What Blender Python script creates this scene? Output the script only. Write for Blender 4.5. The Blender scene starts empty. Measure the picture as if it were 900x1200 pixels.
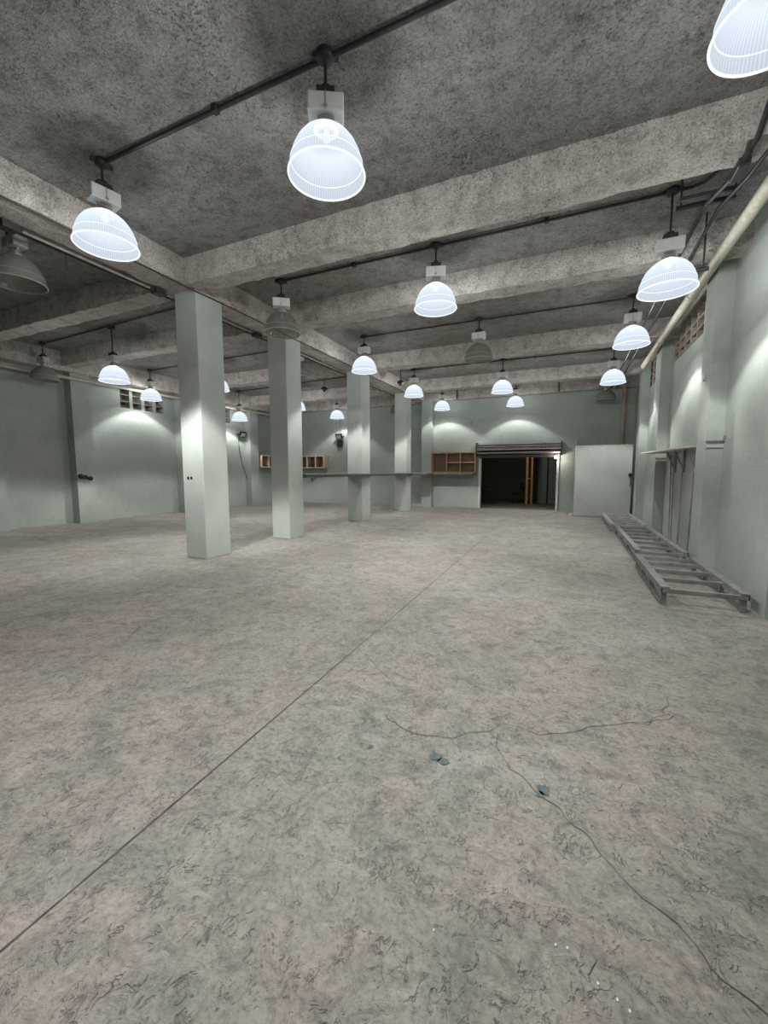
import bpy, math, random
from mathutils import Vector, Matrix, noise
random.seed(4)
S = bpy.context.scene
C = S.collection
PI = math.pi

# ---------------------------------------------------------------- camera, world, exposure
cam = bpy.data.objects.new('camera', bpy.data.cameras.new('camera'))
C.objects.link(cam)
yaw, pitch, roll = 0.417945029, -0.0962961175, -0.00181685824
f = Vector((-math.sin(yaw) * math.cos(pitch), math.cos(yaw) * math.cos(pitch), math.sin(pitch)))
r0 = Vector((math.cos(yaw), math.sin(yaw), 0))
u0 = r0.cross(f)
rt = r0 * math.cos(roll) + u0 * math.sin(roll)
up = -r0 * math.sin(roll) + u0 * math.cos(roll)
cam.matrix_world = Matrix(((rt.x, up.x, -f.x, 0), (rt.y, up.y, -f.y, 0), (rt.z, up.z, -f.z, 1.55), (0, 0, 0, 1)))
cam.data.sensor_fit = 'HORIZONTAL'; cam.data.sensor_width = 36; cam.data.lens = 484.433 * 36 / 900
cam.data.clip_start = 0.05; cam.data.clip_end = 100
S.camera = cam

W = bpy.data.worlds.new('night'); S.world = W; W.use_nodes = True
W.node_tree.nodes['Background'].inputs[0].default_value = (0.02, 0.025, 0.03, 1)
W.node_tree.nodes['Background'].inputs[1].default_value = 0.3
S.view_settings.view_transform = 'Standard'; S.view_settings.look = 'None'
S.view_settings.gamma = 1; S.view_settings.use_curve_mapping = False
S.view_settings.exposure = 0.28
S.cycles.use_denoising = True
S.cycles.max_bounces = 8; S.cycles.diffuse_bounces = 5; S.cycles.transparent_max_bounces = 24
S.cycles.sample_clamp_indirect = 4.0

SPOT_W, OMNI_W, SPOT_DEG, SPOT_BLEND = 215.0, 232.0, 118.0, 0.25

# ---------------------------------------------------------------- materials
class NT:
    def __init__(s, name):
        s.m = bpy.data.materials.new(name); s.m.use_nodes = True
        s.t = s.m.node_tree; s.t.nodes.clear()
        s.out = s.n('ShaderNodeOutputMaterial')
        s.pos = s.n('ShaderNodeNewGeometry').outputs['Position']
    def n(s, typ, **kw):
        nd = s.t.nodes.new(typ)
        for k, v in kw.items(): setattr(nd, k, v)
        return nd
    def l(s, a, b): s.t.links.new(a, b)
    def put(s, inp, v):
        if hasattr(v, 'is_output') or isinstance(v, bpy.types.NodeSocket): s.l(v, inp)
        else: inp.default_value = v
    def mapping(s, scale=(1, 1, 1), loc=(0, 0, 0), rot=(0, 0, 0), src=None):
        mp = s.n('ShaderNodeMapping'); s.l(src or s.pos, mp.inputs['Vector'])
        mp.inputs['Scale'].default_value = scale; mp.inputs['Location'].default_value = loc; mp.inputs['Rotation'].default_value = rot
        return mp.outputs[0]
    def noise(s, scale, detail=4, rough=.55, dist=0, src=None):
        nd = s.n('ShaderNodeTexNoise'); s.l(src or s.pos, nd.inputs['Vector'])
        nd.inputs['Scale'].default_value = scale; nd.inputs['Detail'].default_value = detail
        nd.inputs['Roughness'].default_value = rough; nd.inputs['Distortion'].default_value = dist
        return nd.outputs['Fac']
    def ramp(s, fac, stops):
        nd = s.n('ShaderNodeValToRGB'); s.l(fac, nd.inputs[0])
        e = nd.color_ramp.elements
        while len(e) < len(stops): e.new(.5)
        for i, (p, c) in enumerate(stops):
            e[i].position = p; e[i].color = (c, c, c, 1) if isinstance(c, (int, float)) else (*c, 1)
        return nd.outputs[0]
    def math(s, op, a, b=0.0):
        nd = s.n('ShaderNodeMath', operation=op); s.put(nd.inputs[0], a); s.put(nd.inputs[1], b)
        return nd.outputs[0]
    def mix(s, fac, a, b, mode='MIX'):
        nd = s.n('ShaderNodeMix', data_type='RGBA', blend_type=mode)
        s.put(nd.inputs[0], fac)
        s.put(nd.inputs[6], a if not isinstance(a, tuple) else (*a, 1)); s.put(nd.inputs[7], b if not isinstance(b, tuple) else (*b, 1))
        return nd.outputs[2]
    def bump(s, h, strength, dist=.01, normal=None):
        nd = s.n('ShaderNodeBump'); s.l(h, nd.inputs['Height'])
        nd.inputs['Strength'].default_value = strength; nd.inputs['Distance'].default_value = dist
        if normal: s.l(normal, nd.inputs['Normal'])
        return nd.outputs[0]
    def bsdf(s, col, rough=.7, metal=0, normal=None, spec=.3):
        nd = s.n('ShaderNodeBsdfPrincipled'); s.put(nd.inputs['Base Color'], (*col, 1) if isinstance(col, tuple) else col)
        s.put(nd.inputs['Roughness'], rough); nd.inputs['Metallic'].default_value = metal
        nd.inputs['Specular IOR Level'].default_value = spec
        if normal: s.l(normal, nd.inputs['Normal'])
        s.l(nd.outputs[0], s.out.inputs[0]); return nd

def simple(name, col, rough=.6, metal=0, var=.25, scale=12, bump=.15):
    t = NT(name)
    v = t.ramp(t.noise(scale, 5), [(.3, 1 - var), (.7, 1 + var * .4)])
    t.bsdf(t.mix(1, col, v, 'MULTIPLY'), rough, metal, t.bump(t.noise(scale * 6, 3), bump, .004))
    return t.m

def mat_floor():
    t = NT('worn_concrete_floor')
    big = t.noise(.45, 4, .6, .6); med = t.noise(1.7, 5, .6, 1.0); warp = t.noise(6.5, 7, .68, 1.6)
    c = t.mix(t.ramp(big, [(.38, 0), (.62, 1)]), (.29, .27, .235), (.308, .257, .232))
    c = t.mix(t.ramp(med, [(.42, 0), (.68, .8)]), c, (.215, .22, .19))
    c = t.mix(t.ramp(t.noise(.9, 5, .6, .4, t.mapping(loc=(7, 3, 1))), [(.55, 0), (.72, .55)]), c, (.345, .34, .32))
    c = t.mix(1, c, t.ramp(warp, [(.3, .62), (.5, .98), (.7, 1.2)]), 'MULTIPLY')
    c = t.mix(1, c, t.ramp(t.noise(42, 4, .75), [(.32, .66), (.5, 1.0), (.7, 1.2)]), 'MULTIPLY')
    # curly trowel marks: thin ridges of a distorted noise, in patches
    def ridge(scale, dist, w, src=None):
        n = t.noise(scale, 3, .55, dist, src)
        return t.ramp(t.math('ABSOLUTE', t.math('SUBTRACT', n, .5)), [(0, 1), (w, 0)])
    m = t.math('MULTIPLY', ridge(8, 1.0, .022), t.ramp(t.noise(11, 4, .7, 0, t.mapping(loc=(3, 8, 0))), [(.53, 0), (.6, 1)]))
    m2 = t.math('MULTIPLY', ridge(19, .8, .06, t.mapping(scale=(1.6, .8, 1), rot=(0, 0, .6))), t.ramp(t.noise(7, 5, .75, 0, t.mapping(loc=(13, 2, 0))), [(.52, 0), (.6, 1)]))
    marks = t.math('MAXIMUM', m, m2)
    c = t.mix(t.math('MULTIPLY', marks, .62), c, (.10, .095, .085))
    pit = t.ramp(t.noise(22, 3, .6, .8), [(.63, 0), (.68, 1)])
    pit = t.math('MULTIPLY', pit, t.ramp(t.noise(1.1, 4, .6, 0, t.mapping(loc=(1, 1, 5))), [(.48, 0), (.6, 1)]))
    c = t.mix(t.math('MULTIPLY', pit, .55), c, (.13, .13, .115))
    h = t.math('SUBTRACT', t.math('ADD', warp, t.math('MULTIPLY', t.noise(45, 4), .25)), t.math('MULTIPLY', marks, .5))
    t.bsdf(c, t.ramp(med, [(.3, .5), (.7, .75)]), 0, t.bump(h, .6, .018), .25)
    return t.m

def mat_ceiling(name='rough_ceiling_concrete', lift=.92, gran=1.0, wear=.6, warm=(1.0, 1.0, 1.0)):
    t = NT(name)
    big = t.noise(.7, 6, .65, .5); fine = t.noise(46, 3, .8); mid = t.noise(5, 8, .75, .3)
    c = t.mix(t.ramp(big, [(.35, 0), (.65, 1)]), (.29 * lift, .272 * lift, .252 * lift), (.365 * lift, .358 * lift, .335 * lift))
    c = t.mix(1, c, warm, 'MULTIPLY')
    c = t.mix(1, c, t.ramp(mid, [(.34, .62), (.5, 1.0), (.68, 1.2)]), 'MULTIPLY')
    c = t.mix(1, c, t.ramp(fine, [(.34, .35), (.43, .85), (.55, 1.0), (.7, 1.3)]), 'MULTIPLY')
    spots = t.math('MULTIPLY', t.ramp(t.noise(20, 5, .75, .6), [(.56, 0), (.63, 1)]), t.ramp(t.noise(1.4, 5, .65, 0, t.mapping(loc=(5, 9, 2))), [(.5, 0), (.62, 1)]))
    c = t.mix(t.math('MULTIPLY', spots, wear), c, (.07, .068, .06))
    seam = t.ramp(t.math('ABSOLUTE', t.math('SUBTRACT', t.noise(.8, 6, .7, .3, t.mapping(scale=(1, 2.2, 1), loc=(4, 4, 4))), .5)), [(0, 1), (.006, 0)])
    c = t.mix(t.math('MULTIPLY', seam, .45), c, (.08, .078, .07))
    h = t.math('ADD', t.math('MULTIPLY', fine, .5 * gran), t.math('SUBTRACT', mid, t.math('MULTIPLY', spots, .35)))
    t.bsdf(c, .9, 0, t.bump(h, 1.0, .03), .1)
    return t.m

def mat_wall(name='sage_painted_wall', col=(.35, .387, .35), course=.35):
    t = NT(name)
    n = t.noise(1.1, 5, .6, .3); fine = t.noise(48, 4, .7)
    c = t.mix(1, col, t.ramp(n, [(.3, .9), (.7, 1.07)]), 'MULTIPLY')
    c = t.mix(1, c, t.ramp(t.noise(9, 6, .65), [(.3, .93), (.7, 1.04)]), 'MULTIPLY')
    # faint block courses: thin horizontal dips every 0.2 m
    sep = t.n('ShaderNodeSeparateXYZ'); t.l(t.pos, sep.inputs[0])
    fr = t.math('FRACT', t.math('DIVIDE', sep.outputs[2], .2))
    ln = t.ramp(fr, [(0, 0), (.05, 1), (.95, 1), (1, 0)])
    h = t.math('ADD', t.math('MULTIPLY', fine, .4), t.math('MULTIPLY', ln, course))
    t.bsdf(c, .75, 0, t.bump(h, .3, .008), .2)
    return t.m

def mat_column():
    t = NT('column_paint')
    fine = t.noise(50, 4, .7)
    c = t.mix(1, (.44, .475, .44), t.ramp(t.noise(2.2, 5, .6), [(.3, .93), (.7, 1.05)]), 'MULTIPLY')
    t.bsdf(c, .7, 0, t.bump(t.math('ADD', fine, t.noise(6, 5)), .3, .008), .2)
    return t.m

def mat_shade(name, glow, trans, col=(.78, .88, 1.0)):
    t = NT(name)
    tc = t.n('ShaderNodeTexCoord')
    sep = t.n('ShaderNodeSeparateXYZ'); t.l(tc.outputs['Object'], sep.inputs[0])
    ang = t.math('ARCTAN2', sep.outputs[1], sep.outputs[0])
    rib = t.math('SINE', t.math('MULTIPLY', ang, 90))
    rib01 = t.ramp(t.math('ADD', t.math('MULTIPLY', rib, .5), .5), [(0, .82), (1, 1)])
    glossy = t.n('ShaderNodeBsdfGlossy'); glossy.inputs['Color'].default_value = (.9, .93, .95, 1); glossy.inputs['Roughness'].default_value = .12
    tr = t.n('ShaderNodeBsdfTransparent'); tr.inputs[0].default_value = (.92, .95, 1, 1) if glow else (.62, .62, .58, 1)
    if glow:
        zg = t.ramp(t.math('DIVIDE', sep.outputs[2], .37), [(0, .8), (.3, .86), (.75, 1.1), (1, .8)])
        em = t.n('ShaderNodeEmission'); t.l(t.mix(1, col, rib01, 'MULTIPLY'), em.inputs[0]); t.l(t.math('MULTIPLY', zg, glow), em.inputs[1])
        body = em.outputs[0]
    else:
        d = t.n('ShaderNodeBsdfDiffuse'); d.inputs[0].default_value = (.30, .30, .27, 1); body = d.outputs[0]
    m1 = t.n('ShaderNodeMixShader'); m1.inputs[0].default_value = trans; t.l(body, m1.inputs[1]); t.l(tr.outputs[0], m1.inputs[2])
    m2 = t.n('ShaderNodeMixShader'); m2.inputs[0].default_value = .05 if not glow else .0; t.l(m1.outputs[0], m2.inputs[1]); t.l(glossy.outputs[0], m2.inputs[2])
    t.l(m2.outputs[0], t.out.inputs[0])
    return t.m

def emis(name, col, st):
    t = NT(name); e = t.n('ShaderNodeEmission'); e.inputs[0].default_value = (*col, 1); e.inputs[1].default_value = st
    t.l(e.outputs[0], t.out.inputs[0]); return t.m

def mat_wood(name, c1, c2, axis=(1, 12, 12)):
    t = NT(name)
    n = t.noise(3, 6, .65, 1.2, t.mapping(scale=axis))
    t.bsdf(t.mix(n, c1, c2), .6, 0, t.bump(n, .2, .003), .25)
    return t.m

M = dict(
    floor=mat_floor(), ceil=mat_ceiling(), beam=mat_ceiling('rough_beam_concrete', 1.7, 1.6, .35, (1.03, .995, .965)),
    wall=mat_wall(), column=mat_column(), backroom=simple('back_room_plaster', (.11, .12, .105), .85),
    crack=simple('crack_dark', (.12, .11, .10), .9, var=.6), paint=simple('spilled_blue_grey_paint', (.10, .135, .15), .5, var=.5, scale=40),
    white_fleck=simple('white_fleck', (.75, .75, .7), .7), pale_fill=simple('grey_floor_streak', (.26, .265, .26), .7, var=.4, scale=9),
    conduit=simple('dark_conduit_metal', (.045, .045, .042), .55, .3), conduit_light=simple('dusty_grey_conduit', (.30, .29, .26), .6, .2),
    pipe=simple('cream_drain_pipe', (.50, .47, .37), .5), black=simple('black_plastic', (.02, .02, .02), .5),
    ballast=simple('pale_grey_ballast_enamel', (.74, .73, .70), .45, 0, .12, 8), ballast_old=simple('dusty_ballast_enamel', (.42, .41, .38), .6, 0, .25, 8),
    alu=simple('dull_aluminium', (.55, .54, .50), .35, .8), brass=simple('worn_bronze_collar', (.22, .15, .11), .5, .5),
    shade_on=mat_shade('lit_prismatic_acrylic', .98, .10), shade_off=mat_shade('unlit_prismatic_acrylic', 0, .58),
    shade_off_dark=mat_shade('unlit_dark_prismatic_acrylic', 0, .35),
    rim_on=emis('lit_shade_rim', (.86, .94, 1), 1.05), rim_off=simple('dusty_acrylic_rim', (.42, .41, .37), .3, 0),
    bulb_on=emis('lit_lamp_bulb', (1, .97, .88), 2.2), bulb_off=simple('cold_glass_bulb', (.6, .6, .57), .15),
    steel=simple('weathered_grey_steel', (.26, .26, .255), .55, .35, .35, 6), steel_light=simple('pale_grey_steel', (.42, .43, .43), .5, .3, .3, 6),
    counter_top=simple('dark_counter_board', (.10, .10, .09), .5), counter_edge=simple('worn_grey_counter_edge', (.33, .33, .30), .5),
    wood=mat_wood('orange_brown_plywood', (.30, .155, .075), (.42, .23, .12)), wood_pale=mat_wood('pale_orange_plywood', (.50, .31, .17), (.62, .41, .24)),
    white_edge=simple('white_laminate_edge', (.72, .72, .68), .5), cubby_back=simple('brown_cubby_back', (.20, .15, .10), .7),  # back boards in a darker brown than the plywood
    slat=simple('galvanised_shutter_steel', (.34, .31, .31), .35, .6), slat_dark=simple('dark_shutter_steel', (.05, .045, .045), .5, .3),
    rail=simple('pale_painted_steel', (.55, .56, .54), .5), partition=mat_wall('partition_paint', (.40, .425, .395), 0.0),
    yellow=simple('faded_yellow_paint', (.42, .22, .07), .6), chair=simple('black_chair_fabric', (.035, .035, .04), .8),
    vent=simple('terracotta_vent_block', (.36, .315, .26), .85, 0, .35, 10, .4), vent_dark=simple('vent_night_dark', (.10, .09, .08), .9),
    plank=simple('pale_plank', (.60, .56, .50), .6), green_panel=simple('dark_green_panel', (.20, .25, .235), .6),
    outlet=simple('white_outlet_plastic', (.55, .55, .52), .5),
)

# ---------------------------------------------------------------- mesh helpers
class MB:
    def __init__(s): s.v = []; s.f = []; s.mi = []; s.sm = []
    def add(s, vs, fs, mi=0, smooth=False):
        b = len(s.v); s.v += [tuple(v) for v in vs]
        for q in fs: s.f.append(tuple(b + i for i in q)); s.mi.append(mi); s.sm.append(smooth)
        return s
    def box(s, x0, x1, y0, y1, z0, z1, mi=0):
        x0, x1 = sorted((x0, x1)); y0, y1 = sorted((y0, y1)); z0, z1 = sorted((z0, z1))
        vs = [(x, y, z) for z in (z0, z1) for y in (y0, y1) for x in (x0, x1)]
        return s.add(vs, [(0, 2, 3, 1), (4, 5, 7, 6), (0, 1, 5, 4), (2, 6, 7, 3), (0, 4, 6, 2), (1, 3, 7, 5)], mi)
    def bar(s, a, b, w, h, upv=(0, 0, 1), mi=0):
        a = Vector(a); b = Vector(b); d = (b - a).normalized(); sd = d.cross(Vector(upv))
        if sd.length < 1e-4: sd = Vector((1, 0, 0))
        sd.normalize(); u = sd.cross(d)
        vs = [p + sd * (w / 2 * i) + u * (h / 2 * j) for p in (a, b) for j in (-1, 1) for i in (-1, 1)]
        return s.add(vs, [(0, 1, 3, 2), (4, 6, 7, 5), (0, 4, 5, 1), (2, 3, 7, 6), (0, 2, 6, 4), (1, 5, 7, 3)], mi)
    def tube(s, pts, r, n=8, mi=0, cap=True):
        pts = [Vector(p) for p in pts]; rings = []
        for i, p in enumerate(pts):
            d = (pts[min(i + 1, len(pts) - 1)] - pts[max(i - 1, 0)]).normalized()
            a = d.cross(Vector((0, 0, 1)))
            if a.length < 1e-3: a = d.cross(Vector((1, 0, 0)))
            a.normalize(); b = a.cross(d)
            rings.append([p + a * (r * math.cos(2 * PI * k / n)) + b * (r * math.sin(2 * PI * k / n)) for k in range(n)])
        vs = [v for rg in rings for v in rg]; fs = []
        for i in range(len(pts) - 1):
            for k in range(n):
                fs.append((i * n + k, i * n + (k + 1) % n, (i + 1) * n + (k + 1) % n, (i + 1) * n + k))
        s.add(vs, fs, mi, True)
        if cap: s.add(rings[0], [tuple(range(n))], mi); s.add(rings[-1], [tuple(range(n))[::-1]], mi)
        return s
    def lathe(s, prof, c=(0, 0, 0), n=32, mi=0, rib=0):
        vs = []; fs = []
        for j, (r, z) in enumerate(prof):
            for k in range(n):
                rr = r * (1 + (rib if k % 2 else 0))
                vs.append((c[0] + rr * math.cos(2 * PI * k / n), c[1] + rr * math.sin(2 * PI * k / n), c[2] + z))
        for j in range(len(prof) - 1):
            for k in range(n):
                fs.append((j * n + k, j * n + (k + 1) % n, (j + 1) * n + (k + 1) % n, (j + 1) * n + k))
        return s.add(vs, fs, mi, True)

def mesh_of(name, mb, mats):
    me = bpy.data.meshes.new(name); me.from_pydata(mb.v, [], mb.f)
    for m in (mats if isinstance(mats, (list, tuple)) else [mats]): me.materials.append(M[m] if isinstance(m, str) else m)
    me.polygons.foreach_set('material_index', mb.mi); me.polygons.foreach_set('use_smooth', mb.sm)
    me.update(); return me
def obj(name, mb, mats, parent=None, loc=(0, 0, 0), bevel=0):
    o = bpy.data.objects.new(name, mb if isinstance(mb, bpy.types.Mesh) else mesh_of(name, mb, mats)); C.objects.link(o)
    o.location = loc
    if parent: o.parent = parent
    if bevel:
        b = o.modifiers.new('bevel', 'BEVEL'); b.width = bevel; b.segments = 2; b.limit_method = 'ANGLE'
    return o
def tag(o, label, cat, group=None):
    o['label'] = label; o['category'] = cat
    if group: o['group'] = group
    return o
def thing(name, label, cat, loc=(0, 0, 0), group=None):
    o = bpy.data.objects.new(name, None); C.objects.link(o); o.location = loc; o.empty_display_size = .1
    return tag(o, label, cat, group)
def struct(name, mb, mats):
    o = obj(name, mb, mats); o['kind'] = 'structure'; return o

def rough_box(x0, x1, y0, y1, z0, z1, step=.1, amp=.02, skip=()):
    """box whose faces are gridded and pushed about by noise: chipped, hand-poured concrete"""
    mb = MB(); ns = [max(1, round((b - a) / step)) for a, b in ((x0, x1), (y0, y1), (z0, z1))]
    def P(x, y, z):
        p = Vector((x, y, z)); d = noise.noise_vector(p * 5.0) * amp + noise.noise_vector(p * 17.0) * amp * .45
        return (x + d.x * .8, y + d.y * .8, z + d.z)
    L = ((x0, x1), (y0, y1), (z0, z1))
    for ax in range(3):
        a, b = [i for i in range(3) if i != ax]
        for side in (0, 1):
            if (ax, side) in skip: continue
            vs = []
            for j in range(ns[b] + 1):
                for i in range(ns[a] + 1):
                    p = [0, 0, 0]; p[ax] = L[ax][side]
                    p[a] = L[a][0] + (L[a][1] - L[a][0]) * i / ns[a]; p[b] = L[b][0] + (L[b][1] - L[b][0]) * j / ns[b]
                    vs.append(P(*p))
            fs = []
            w = ns[a] + 1
            for j in range(ns[b]):
                for i in range(ns[a]):
                    q = (j * w + i, j * w + i + 1, (j + 1) * w + i + 1, (j + 1) * w + i)
                    fs.append(q if (side ^ (ax == 1)) else q[::-1])
            mb.add(vs, fs, 0, True)
    return mb

def wall_panel(mb, axis, pos, thick, a0, a1, z0, z1, holes=()):
    """wall with rectangular holes (a0,a1,z0,z1), as a grid of boxes; axis 'x' = constant x"""
    As = sorted({a0, a1, *[h[0] for h in holes], *[h[1] for h in holes]}); Zs = sorted({z0, z1, *[h[2] for h in holes], *[h[3] for h in holes]})
    for i in range(len(As) - 1):
        for j in range(len(Zs) - 1):
            ca = (As[i] + As[i + 1]) / 2; cz = (Zs[j] + Zs[j + 1]) / 2
            if any(h[0] < ca < h[1] and h[2] < cz < h[3] for h in holes): continue
            if axis == 'x': mb.box(pos, pos + thick, As[i], As[i + 1], Zs[j], Zs[j + 1])
            else: mb.box(As[i], As[i + 1], pos, pos + thick, Zs[j], Zs[j + 1])

# ---------------------------------------------------------------- room shell
XL, XR, YF, YB, ZC = -13.9, 2.17, 17.9, -6.0, 5.03
fl = MB()
fl.add([(XL - .4, YB - .3, 0), (XR + .4, YB - .3, 0), (XR + .4, YF, 0), (XL - .4, YF, 0)], [(0, 1, 2, 3)])
fl.add([(XL - .4, YB - .3, -.15), (XR + .4, YB - .3, -.15), (XR + .4, YF, -.15), (XL - .4, YF, -.15)], [(3, 2, 1, 0)])
def ribbon(pts, w, mi, jit=0.0, step=.03, z=.0022):
    P = []
    for a, b in zip(pts[:-1], pts[1:]):
        a = Vector((*a, 0)); b = Vector((*b, 0)); n = max(1, int((b - a).length / step))
        for i in range(n): P.append(a.lerp(b, i / n))
    P.append(Vector((*pts[-1], 0)))
    L = []; Rr = []
    for i, p in enumerate(P):
        d = (P[min(i + 1, len(P) - 1)] - P[max(i - 1, 0)]).normalized(); s = Vector((-d.y, d.x, 0))
        j = noise.noise(p * 9) * jit
        ww = w * (.6 + .8 * abs(noise.noise(p * 13 + Vector((3, 1, 7))))) / 2 * (1 if jit else 1.2)
        L.append(p + s * (j + ww)); Rr.append(p + s * (j - ww))
    vs = []
    for a, b in zip(L, Rr): vs += [(a.x, a.y, z), (b.x, b.y, z)]
    fl.add(vs, [(2 * i, 2 * i + 1, 2 * i + 3, 2 * i + 2) for i in range(len(P) - 1)], mi)
ribbon([(-1.60, -2), (-1.63, .6), (-1.66, 3.75), (-1.74, 9), (-1.82, 13.1)], .009, 1, 0, .4)
ribbon([(-1.02, 2.32), (-.97, 2.25), (-.78, 2.2), (-.56, 2.24), (-.4, 2.4), (-.31, 2.51)], .0048, 1, .03)
ribbon([(-.31, 2.51), (-.1, 2.48), (.01, 2.54), (.2, 2.7), (.41, 2.83), (.6, 2.95), (.7, 3.05)], .0048, 1, .03)
ribbon([(.41, 2.83), (.5, 2.86), (.62, 3.05), (.70, 3.31)], .0048, 1, .03)
ribbon([(-.23, 2.12), (-.12, 2.04), (.02, 1.93), (.14, 1.82), (.3, 1.62), (.39, 1.57), (.47, 1.47), (.58, 1.4), (.9, 1.1)], .005, 1, .03)
ribbon([(-.23, 2.12), (-.31, 2.28), (-.33, 2.4)], .004, 1, .02)
ribbon([(-4.6, 2.55), (-4.2, 2.65), (-3.9, 2.7), (-3.75, 2.5)], .01, 1, .03)
ribbon([(-1.5, 3.0), (-1.2, 2.75), (-1.02, 2.6)], .004, 1, .02)
def blob(x, y, rx, ry, mi, seed, n=22, z=.003):
    vs = [(x, y, z)]
    for k in range(n):
        a = 2 * PI * k / n; q = 1 + .55 * noise.noise(Vector((math.cos(a) * 1.9 + seed, math.sin(a) * 1.9, seed * 1.7)))+ .35 * noise.noise(Vector((math.cos(a) * 5 + seed, math.sin(a) * 5, 2)))
        vs.append((x + rx * q * math.cos(a), y + ry * q * math.sin(a), z))
    fl.add(vs, [(0, 1 + k, 1 + (k + 1) % n) for k in range(n)], mi)
blob(-.60, 2.05, .028, .028, 2, 1.3); blob(-.555, 2.03, .032, .026, 2, 6.1); blob(-.63, 2.085, .012, .012, 2, 9)
blob(-.05, 2.03, .026, .042, 2, 4.4); blob(-.065, 2.0, .02, .02, 2, 2.2)
blob(-.97, 1.98, .012, .02, 2, 7.7)
for a in ((.02, 1.34), (.055, 1.345), (.14, 1.28), (.19, 1.26), (.22, 1.245), (-.36, 1.22), (.13, 1.14), (.15, 1.13), (.12, 1.12), (-1.1, 3.1)):
    blob(a[0], a[1], .0028, .0045, 3, a[0] * 9)
ribbon([(-1.75, 4.45), (-1.2, 4.55), (-.55, 4.35)], .05, 4, .02, .1, .0018)
ribbon([(-1.6, 4.75), (-1.1, 4.8), (-.6, 4.7)], .03, 4, .02, .1, .0018)
struct('floor', fl, ['floor', 'crack', 'paint', 'white_fleck', 'pale_fill'])

cm = MB().box(XL - .4, XR + .4, YB - .3, YF + .3, ZC, ZC + .25)
struct('ceiling', cm, 'ceil')

VR = [(9.55, 11.9, 4.08, 4.86), (13.7, 16.2, 4.08, 4.86)]
VL = [(9.40, 11.16, 3.74, 4.42), (13.2, 14.5, 3.74, 4.42)]
wl = MB(); wall_panel(wl, 'x', XL - .3, .3, YB, YF + .3, 0, ZC, VL)
for a, b in ((5.35, 5.95), (7.7, 8.25), (11.5, 12.05), (15.25, 15.8), (.9, 1.4)): wl.box(XL, XL + .33, a, b, 0, ZC - .02)
struct('wall_left', wl, 'wall')
wr = MB(); wall_panel(wr, 'x', XR, .3, YB, YF + .3, 0, ZC, VR)
for a, b in ((5.5, 5.87), (8.02, 8.55), (12.1, 12.75), (15.0, 15.5), (1.0, 1.5)): wr.box(XR, 1.95, a, b, 0, ZC - .02)
struct('wall_right', wr, 'wall')
DX0, DX1, DZ = -3.45, -.42, 2.32
wb = MB(); wall_panel(wb, 'y', YF, .3, XL, XR, 0, ZC, [(DX0, DX1, 0, DZ)])
wb.box(-5.97, -5.52, 17.55, YF, 0, ZC - .02)
struct('wall_back', wb, 'wall')
wf = MB(); wall_panel(wf, 'y', YB - .3, .3, XL, XR, 0, ZC)
struct('wall_front', wf, 'wall')

# dark room behind the shutter
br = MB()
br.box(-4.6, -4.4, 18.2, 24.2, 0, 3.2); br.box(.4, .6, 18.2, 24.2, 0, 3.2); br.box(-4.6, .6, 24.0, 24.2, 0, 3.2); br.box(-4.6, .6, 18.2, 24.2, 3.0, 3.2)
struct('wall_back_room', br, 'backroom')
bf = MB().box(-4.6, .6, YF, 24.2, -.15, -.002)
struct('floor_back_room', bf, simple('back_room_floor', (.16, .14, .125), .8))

# beams
def beam(label, x0, x1, y0, y1, z0=4.62, z1=ZC + .03, step=.1, amp=.022):
    o = obj('ceiling_beam', rough_box(x0, x1, y0, y1, z0, z1, step, amp, {(2, 1)}), 'beam'); tag(o, label, 'beam', 'concrete ceiling beams')
    return o
beam('long concrete beam running front to back over the row of columns', -6.36, -5.86, YB, YF, 4.62)
BY = [(5.17, 5.55, 'nearest cross beam, above the nearest column'), (7.45, 7.83, 'second cross beam, above the second column'),
      (11.5, 11.9, 'third cross beam, above the third column'), (15.3, 15.7, 'fourth cross beam, above the farthest column')]
for a, b, w in BY:
    beam('rough concrete ' + w + ', right of the long beam', -5.87, XR + .05, a, b)
    beam('rough concrete ' + w + ', left of the long beam', XL - .05, -6.35, a, b)
beam('concrete beam along the top of the rear wall', -5.87, XR + .05, 17.55, YF + .05, 4.6)
beam('concrete beam along the rear wall top in the left bay', XL - .05, -6.35, 17.55, YF + .05, 4.55)
beam('concrete beam along the top of the left wall', XL - .05, -13.5, YB, YF, 4.5)
beam('concrete cross beam behind the viewpoint, right of the long beam', -5.87, XR + .05, .3, .7)
beam('concrete cross beam behind the viewpoint, left of the long beam', XL - .05, -6.35, .3, .7)

# columns
cols = [(5.37, 5.95, 'nearest and widest pale green square column, two dark outlets on its face'),
        (7.80, 8.36, 'second pale green square column, behind and right of the nearest one'),
        (11.48, 12.08, 'third pale green square column, screw holes high on its face, counter across it'),
        (15.35, 15.88, 'farthest and slimmest pale green square column, near the rear wall')]
for i, (a, b, lb) in enumerate(cols):
    t = thing('column', lb, 'column', (-6.1, (a + b) / 2, 0), 'row of square columns')
    d = (b - a) / 2
    obj('shaft', MB().box(-.25, .25, -d, d, 0, 4.64), 'column', t, bevel=.012)
    if i == 0:
        for dx in (-.12, -.04): 
            o = obj('outlet', MB().box(dx - .022, dx + .022, -d - .008, -d + .002, 1.43, 1.475), 'black', t)
    if i == 2:
        for dx, z in ((-.06, 3.04), (.02, 3.1), (-.09, 2.93), (.07, 2.95), (.1, 3.05), (-.03, 2.85), (-.07, 2.0), (.03, 1.97)):
            obj('screw_hole', MB().tube([(dx, -d - .003, z), (dx, -d + .01, z)], .014, 8), 'crack', t)

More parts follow.
